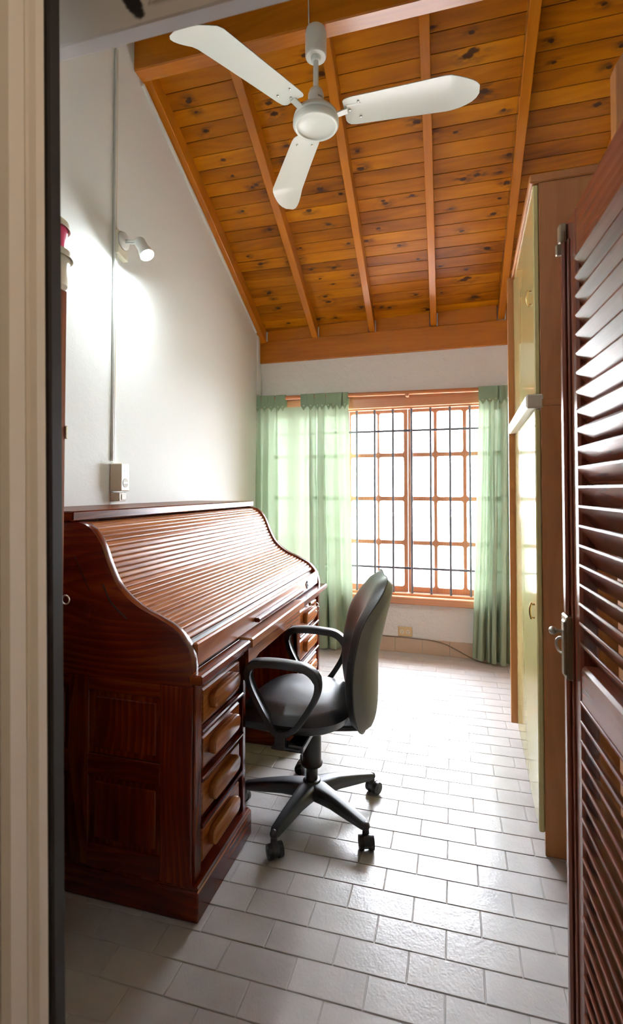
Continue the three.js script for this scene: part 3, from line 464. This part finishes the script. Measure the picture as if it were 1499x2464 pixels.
// ---------------------------------------------------------------- ceiling fan
{
  const fx = -0.607, fz = -2.27, fy = 3.034, t = thing('ceiling_fan', 'white three-bladed ceiling fan hanging from the ridge beam', 'fan', [fx, fy, fz]);
  mesh('canopy', lathe([[0, 0.43], [0.03, 0.43], [0.045, 0.42], [0.05, 0.4], [0.05, 0.3], [0.048, 0.29], [0.0445, 0.287], [0.012, 0.29], [0, 0.29]]), M.fanWhite, t);
  mesh('rod', cyl([0, 0.1, 0], [0, 0.3, 0], 0.0125), M.fanWhite, t); mesh('rod_collar', lathe([[0, 0.27], [0.02, 0.27], [0.024, 0.285], [0.024, 0.292], [0, 0.292]]), M.fanWhite, t);
  mesh('coupling', lathe([[0, 0.145], [0.018, 0.142], [0.03, 0.13], [0.0365, 0.11], [0.037, 0.06], [0.037, 0.04]]), M.fanWhite, t);
  { // small worn maker's print on the coupling
    const c = document.createElement('canvas'); c.width = 256; c.height = 64; const x = c.getContext('2d'); x.fillStyle = '#c9cbbf'; x.fillRect(0, 0, 256, 64); x.fillStyle = '#45443a'; x.font = 'bold 46px sans-serif'; x.fillText('FRESCO', 10, 48);
    const tx = new THREE.CanvasTexture(c); tx.colorSpace = THREE.SRGBColorSpace; const g = new THREE.CylinderGeometry(0.0374, 0.0374, 0.0115, 16, 1, true, 0.28, 0.9).translate(0, 0.083, 0); g.rotateY(0.22);
    mesh('maker_print', g, new THREE.MeshStandardMaterial({ map: tx, roughness: 0.4 }), t);
  }
  const motor = mesh('motor_housing', lathe([[0.036, 0.055], [0.06, 0.045], [0.085, 0.03], [0.1, 0.012], [0.104, 0.0], [0.104, -0.002], [0.1, -0.006], [0.1, -0.01], [0.107, -0.014], [0.107, -0.034], [0.101, -0.043], [0.093, -0.044], [0.088, -0.04]], 56), M.fanWhite, t);
  mesh('bottom_cap', lathe([[0.091, -0.042], [0.086, -0.036], [0.07, -0.029], [0.04, -0.024], [0, -0.022]], 56), M.fanWhite, t);
  // blades: outline in (r, s), gently arched, tip bent
  const rows = [[0.135, -0.05, 0.05], [0.142, -0.062, 0.06], [0.155, -0.07, 0.066], [0.18, -0.074, 0.069], [0.3, -0.078, 0.073], [0.42, -0.082, 0.078], [0.53, -0.086, 0.083], [0.585, -0.088, 0.086], [0.61, -0.083, 0.088], [0.64, -0.068, 0.089], [0.67, -0.048, 0.088], [0.695, -0.027, 0.084], [0.713, -0.004, 0.077], [0.724, 0.022, 0.062]];
  for (let k = 0; k < 3; k++) {
    const a = (1 + 120 * k) * Math.PI / 180; const b = new THREE.Group(); b.name = 'blade'; b.rotation.y = a; t.add(b);
    const sheet = (dz, flip) => { const g = grid(10, rows.length - 1, (u, v) => { const i = Math.round((1 - v) * (rows.length - 1)), [r, s0, s1] = rows[i], s = mix(s0, s1, flip ? 1 - u : u); const tw = 0.16 * s, bend = r > 0.6 ? -(r - 0.6) * 0.42 : 0; return [r, 0.012 + tw * 1.0 - 1.3 * s * s + bend + dz, s]; }); return g; };
    mesh('blade_sheet', toCreasedNormals(merge([sheet(-0.0012, false), sheet(0.0012, true)]), 0.25), M.fanWhite, b);
    mesh('bracket', [bar([0.085, -0.004, 0], [0.15, 0.008, 0], 0.034, 0.006, 0.002), bx(0.145, 0.215, 0.013, 0.018, -0.03, 0.03, 0.002)], M.fanWhite, b);
    for (const [r, s] of [[0.16, 0], [0.205, -0.04], [0.205, 0.038]]) mesh('screw', ball(r, 0.0085 + 0.16 * s - 1.3 * s * s, s, 0.006, 1, 0.5, 1), M.steel, b);
  }
  const w = thing('fan_cable', 'thin white cable running up the beam beside the fan canopy', 'cable', [-0.62, 3.46, -2.25]); part('cable', tube([[-0.635, 3.455, -2.249], [-0.637, 3.6, -2.249], [-0.637, 3.77, -2.249]], 0.003, 16), M.white, w);
}

// ---------------------------------------------------------------- things on the left wall
{
  const d = thing('cable_trunking', 'long white cable trunking running up the left wall to the roof', 'cable duct', PL, TL);
  mesh('cover', bx(0, 0.013, 1.44, 3.44, 2.08, 2.102, 0.002), M.white, d); mesh('inner_line', bx(0.013, 0.0145, 1.445, 3.44, 2.088, 2.094, 0.0005), M.cream, d);
  const s = thing('power_socket', 'cream surface-mounted power socket above the desk top', 'socket', PL, TL);
  mesh('box', bx(0, 0.062, 1.296, 1.428, 2.04, 2.108, 0.004), M.cream, s);
  const rx = mesh('socket_face', cyl([0.0615, 1.335, 2.074], [0.0635, 1.335, 2.074], 0.022, 0.022, 28), std([0.3, 0.26, 0.18], 0.5), s, 'brown round socket face'); mesh('bridge', bx(0.063, 0.0655, 1.331, 1.339, 2.054, 2.094, 0.001), M.white, rx);
  mesh('nameplate', bx(0.0615, 0.0628, 1.39, 1.396, 2.064, 2.086, 0.0004), std([0.45, 0.5, 0.52], 0.5), s, 'small grey print on the cover');
  const sw = thing('light_switch', 'small cream light switch directly below the power socket', 'switch', PL, TL);
  mesh('box', bx(0, 0.05, 1.248, 1.29, 2.047, 2.104, 0.003), M.cream, sw); mesh('rocker', bx(0.0495, 0.054, 1.255, 1.281, 2.056, 2.09, 0.002), M.cream, sw);
  const l = thing('wall_spotlight', 'white adjustable spotlight glowing on the left wall', 'lamp', PL, TL);
  mesh('mounting_block', extrude([[2.02, 2.425], [2.1, 2.44], [2.1, 2.55], [2.02, 2.55]].map(([u, y]) => [-u, y]), 0.03, 0.002).rotateY(Math.PI / 2), M.cream, l, 'cream wooden mounting block');
  mesh('base_disc', lathe([[0, 0.014], [0.03, 0.013], [0.042, 0.007], [0.045, 0], [0, 0]], 32).rotateZ(-Math.PI / 2).translate(0.03, 2.512, 2.06), M.white, l);
  const A = new THREE.Vector3(0.098, 2.505, 2.045), D = new THREE.Vector3(0.5, -0.8, 0.12).normalize();
  mesh('arm', [cyl([0.04, 2.512, 2.06], [0.1, 2.508, 2.05], 0.006), cyl([0.04, 2.5, 2.06], [0.1, 2.496, 2.05], 0.004), ball(0.1, 2.503, 2.05, 0.012)], M.white, l);
  const hq = new THREE.Quaternion().setFromUnitVectors(new THREE.Vector3(0, -1, 0), D), H = (g) => g.applyQuaternion(hq).translate(A.x + 0.012, A.y, A.z);
  mesh('shade', H(lathe([[0, 0.018], [0.014, 0.017], [0.023, 0.01], [0.027, 0], [0.027, -0.045], [0.033, -0.07], [0.035, -0.09], [0.0325, -0.09], [0.0305, -0.07], [0.0245, -0.045], [0.0245, -0.004], [0, -0.004]], 36)), M.white, l);
  const bp = A.clone().add(new THREE.Vector3(0.012, 0, 0)).addScaledVector(D, 0.079);
  const bulb = mesh('bulb', new THREE.SphereGeometry(0.021, 20, 14).translate(bp.x, bp.y, bp.z), M.bulb, l);
  const pl = new THREE.PointLight(new THREE.Color(0.88, 0.96, 1), LAMP_CD); pl.position.copy(bp); pl.castShadow = true; pl.shadow.radius = 1.4; pl.shadow.bias = -0.002; l.add(pl);
}
{ // shelf behind the left leaf with two tubs
  const s = thing('wall_shelf', 'wooden shelf on the left wall behind the louvred door leaf', 'shelf', [-1.4, 1.95, -1.3]);
  part('board', bx(-1.55, -1.245, 1.945, 1.967, -1.395, -0.85, 0.002, 2), M.cupWood, s); for (const z of [-1.3, -0.95]) part('bracket', bx(-1.55, -1.3, 1.925, 1.945, z - 0.01, z + 0.01, 0.002), M.iron, s);
  const tub = (name, label, x, y, z, r, h, mat, lid) => { const t = thing(name, label, 'tub', [x, y, z], 0, 'lidded tubs stacked on the shelf'); mesh('body', lathe([[0, 0], [r * 0.84, 0], [r * 0.86, 0.003], [r, h], [0, h]], 36), mat, t); mesh('lid', lathe([[0, h + 0.014], [r * 0.9, h + 0.013], [r * 1.03, h + 0.006], [r * 1.08, h - 0.012], [r * 1.1, h - 0.018], [r * 1.0, h - 0.012]], 36), lid, t, 'pale clip-on lid'); return t; };
  const stripe = tex(64, 64, (u, v) => { const w = fbm(u * 9, v * 5, 8, 2); return w + v * 0.9 > 0.85 ? [0.6, 0.07, 0.16] : w > 0.5 ? [0.5, 0.2, 0.05] : [0.38, 0.15, 0.12]; }, 1, 1);
  tub('plastic_tub', 'plain cream plastic tub, lower of the two stacked on the shelf', -1.264, 1.967, -1.36, 0.068, 0.104, M.cream, M.cream);
  tub('plastic_tub', 'pink and orange printed tub, upper of the two stacked on the shelf', -1.268, 2.085, -1.36, 0.062, 0.085, wm(stripe, 0.4), M.cream);
}

// ---------------------------------------------------------------- curtains and rod
{
  const r = thing('curtain_rod', 'orange-red wooden curtain rod above the window', 'curtain rod', PB, TB);
  mesh('pole', cyl([-1.07, 2.088, 0.09], [1.03, 2.06, 0.09], 0.017), M.rod, r); mesh('finial', ball(-1.075, 2.088, 0.09, 0.022, 0.9, 1, 1), std([0.6, 0.1, 0.04], 0.3), r); mesh('bracket', [bx(0.245, 0.265, 2.04, 2.07, 0.02, 0.1, 0.003), ball(0.255, 2.05, 0.1, 0.017)], M.winWood, r);
  function curtain(label, xs, topX, botX, yTop, yBot, tabs, seed) {
    const c = thing('curtain', label, 'curtain', PB, TB, 'green curtains at the window'), rd = rng(seed);
    // xs: fold polyline [x 0..1, z] joined smoothly
    const cv = new THREE.CatmullRomCurve3(xs.map(([x, z]) => new THREE.Vector3(x, z, 0)), false, 'centripetal'), nu = xs.length * 8, nv = 60, pts = cv.getSpacedPoints(nu);
    const lean = xs.map(() => rd() - 0.5);
    const g = grid(nu, nv, (u, v) => {
      const p = pts[Math.round(u * nu)], h = 1 - v, amp = 0.35 + 0.65 * sstep(0, 0.35, h), i = u * (xs.length - 1), i0 = Math.min(xs.length - 2, Math.floor(i)), ln = mix(lean[i0], lean[i0 + 1], sstep(0, 1, i - i0));
      const y = mix(yTop, yBot(p.x), h), wob = 0.012 * (fbm(p.x * 9, h * 4, seed) - 0.5) * sstep(0, 0.3, h);
      const x = mix(topX[0], topX[1], p.x) * (1 - h) + mix(botX[0], botX[1], p.x) * h + wob + ln * 0.025 * h * (p.x > 0.03 && p.x < 0.97 ? 1 : 0); return [x, y, 0.09 + p.y * amp + wob, p.x, h];
    });
    mesh('cloth', g, M.curtain, c);
    const tri = extrude([[-0.028, 0], [-0.028, -0.095], [0, -0.137], [0.028, -0.095], [0.028, 0]], 0.004, 0.0015);
    for (const [x, w] of tabs) {
      const y = 2.107 - 0.0135 * (x + 1), tb = mesh('tab', [tri.clone().scale(w, 1, 1).translate(x, y, 0.112), bx(x - 0.026 * w, x + 0.026 * w, y - 0.004, y + 0.001, 0.068, 0.116, 0.002), bx(x - 0.026 * w, x + 0.026 * w, y - 0.1, y, 0.066, 0.07, 0.001)], M.flap, c);
      mesh('button', ball(x, y - 0.098, 0.117, 0.007, 1, 1, 0.4), M.button, tb);
    }
    return c;
  }
  const left = [[0, 0], [0.03, 0.045], [0.06, -0.02], [0.1, 0.05], [0.15, -0.01], [0.17, 0.055], [0.235, 0.05], [0.25, -0.02], [0.3, 0.0], [0.36, 0.012], [0.43, 0.0], [0.5, 0.012], [0.57, 0.0], [0.61, -0.02], [0.6, 0.055], [0.66, 0.06], [0.655, -0.035], [0.7, -0.02], [0.69, 0.065], [0.75, 0.06], [0.74, -0.04], [0.78, 0.05], [0.86, 0.065], [0.875, -0.03], [0.92, -0.01], [0.95, 0.015], [1, 0.01]];
  curtain('long pale green tab-top curtain on the left half of the window', left, [-1.052, -0.222], [-1.05, -0.18], 2.0, () => 0.02, [[-1.02, 1.1], [-0.955, 1.05], [-0.895, 1.05], [-0.83, 1], [-0.79, 0.9], [-0.6, 1.05], [-0.54, 1.05], [-0.48, 0.9], [-0.44, 1], [-0.385, 0.8], [-0.345, 1.0], [-0.29, 1], [-0.248, 1]], 3);
  const right = [[0, 0], [0.06, 0.02], [0.14, 0.0], [0.22, 0.05], [0.3, -0.02], [0.4, 0.055], [0.48, -0.02], [0.5, 0.05], [0.6, 0.055], [0.62, -0.03], [0.72, 0.05], [0.85, 0.06], [0.88, -0.02], [0.95, 0.0], [1, 0.03]];
  curtain('narrow pale green tab-top curtain gathered at the right of the window', right, [0.795, 1.02], [0.735, 1.01], 1.98, (x) => 0.035 - 0.025 * x, [[0.822, 1.1], [0.872, 1], [0.915, 0.9], [0.955, 1], [0.995, 1]], 8);
}
{ // low wall outlet and the cord along the skirting
  const o = thing('wall_outlet', 'beige double wall outlet low under the window', 'socket', PB, TB);
  mesh('plate', bx(0.163, 0.276, 0.127, 0.203, 0, 0.008, 0.003), std([0.62, 0.46, 0.24], 0.4), o);
  for (const dx of [0.195, 0.243]) mesh('socket_face', [cyl([dx, 0.165, 0.007], [dx, 0.165, 0.0105], 0.017, 0.017, 20)], M.cream, o);
  const holes = []; for (const dx of [0.195, 0.243]) for (const [a, b, s] of [[-0.006, 0.003, 0.5], [0.006, 0.003, -0.5], [0, -0.009, 0]]) holes.push(bx(-0.0015, 0.0015, -0.004, 0.004, 0, 0.0006, 0).rotateZ(s).translate(dx + a, 0.165 + b, 0.0104)); mesh('pin_slots', holes, M.black, o);
  const c = thing('extension_cable', 'thin dark cable drooping along the skirting to the right curtain', 'cable', PB, TB);
  mesh('cord', tube([[-0.05, 0.122, 0.013], [0.2, 0.121, 0.013], [0.3, 0.118, 0.013], [0.42, 0.115, 0.014], [0.52, 0.1, 0.016], [0.62, 0.06, 0.025], [0.72, 0.02, 0.05], [0.78, 0.006, 0.07], [0.9, 0.005, 0.09]], 0.004, 80), std([0.2, 0.16, 0.11], 0.6), c);
}

renderer.render(scene, camera);
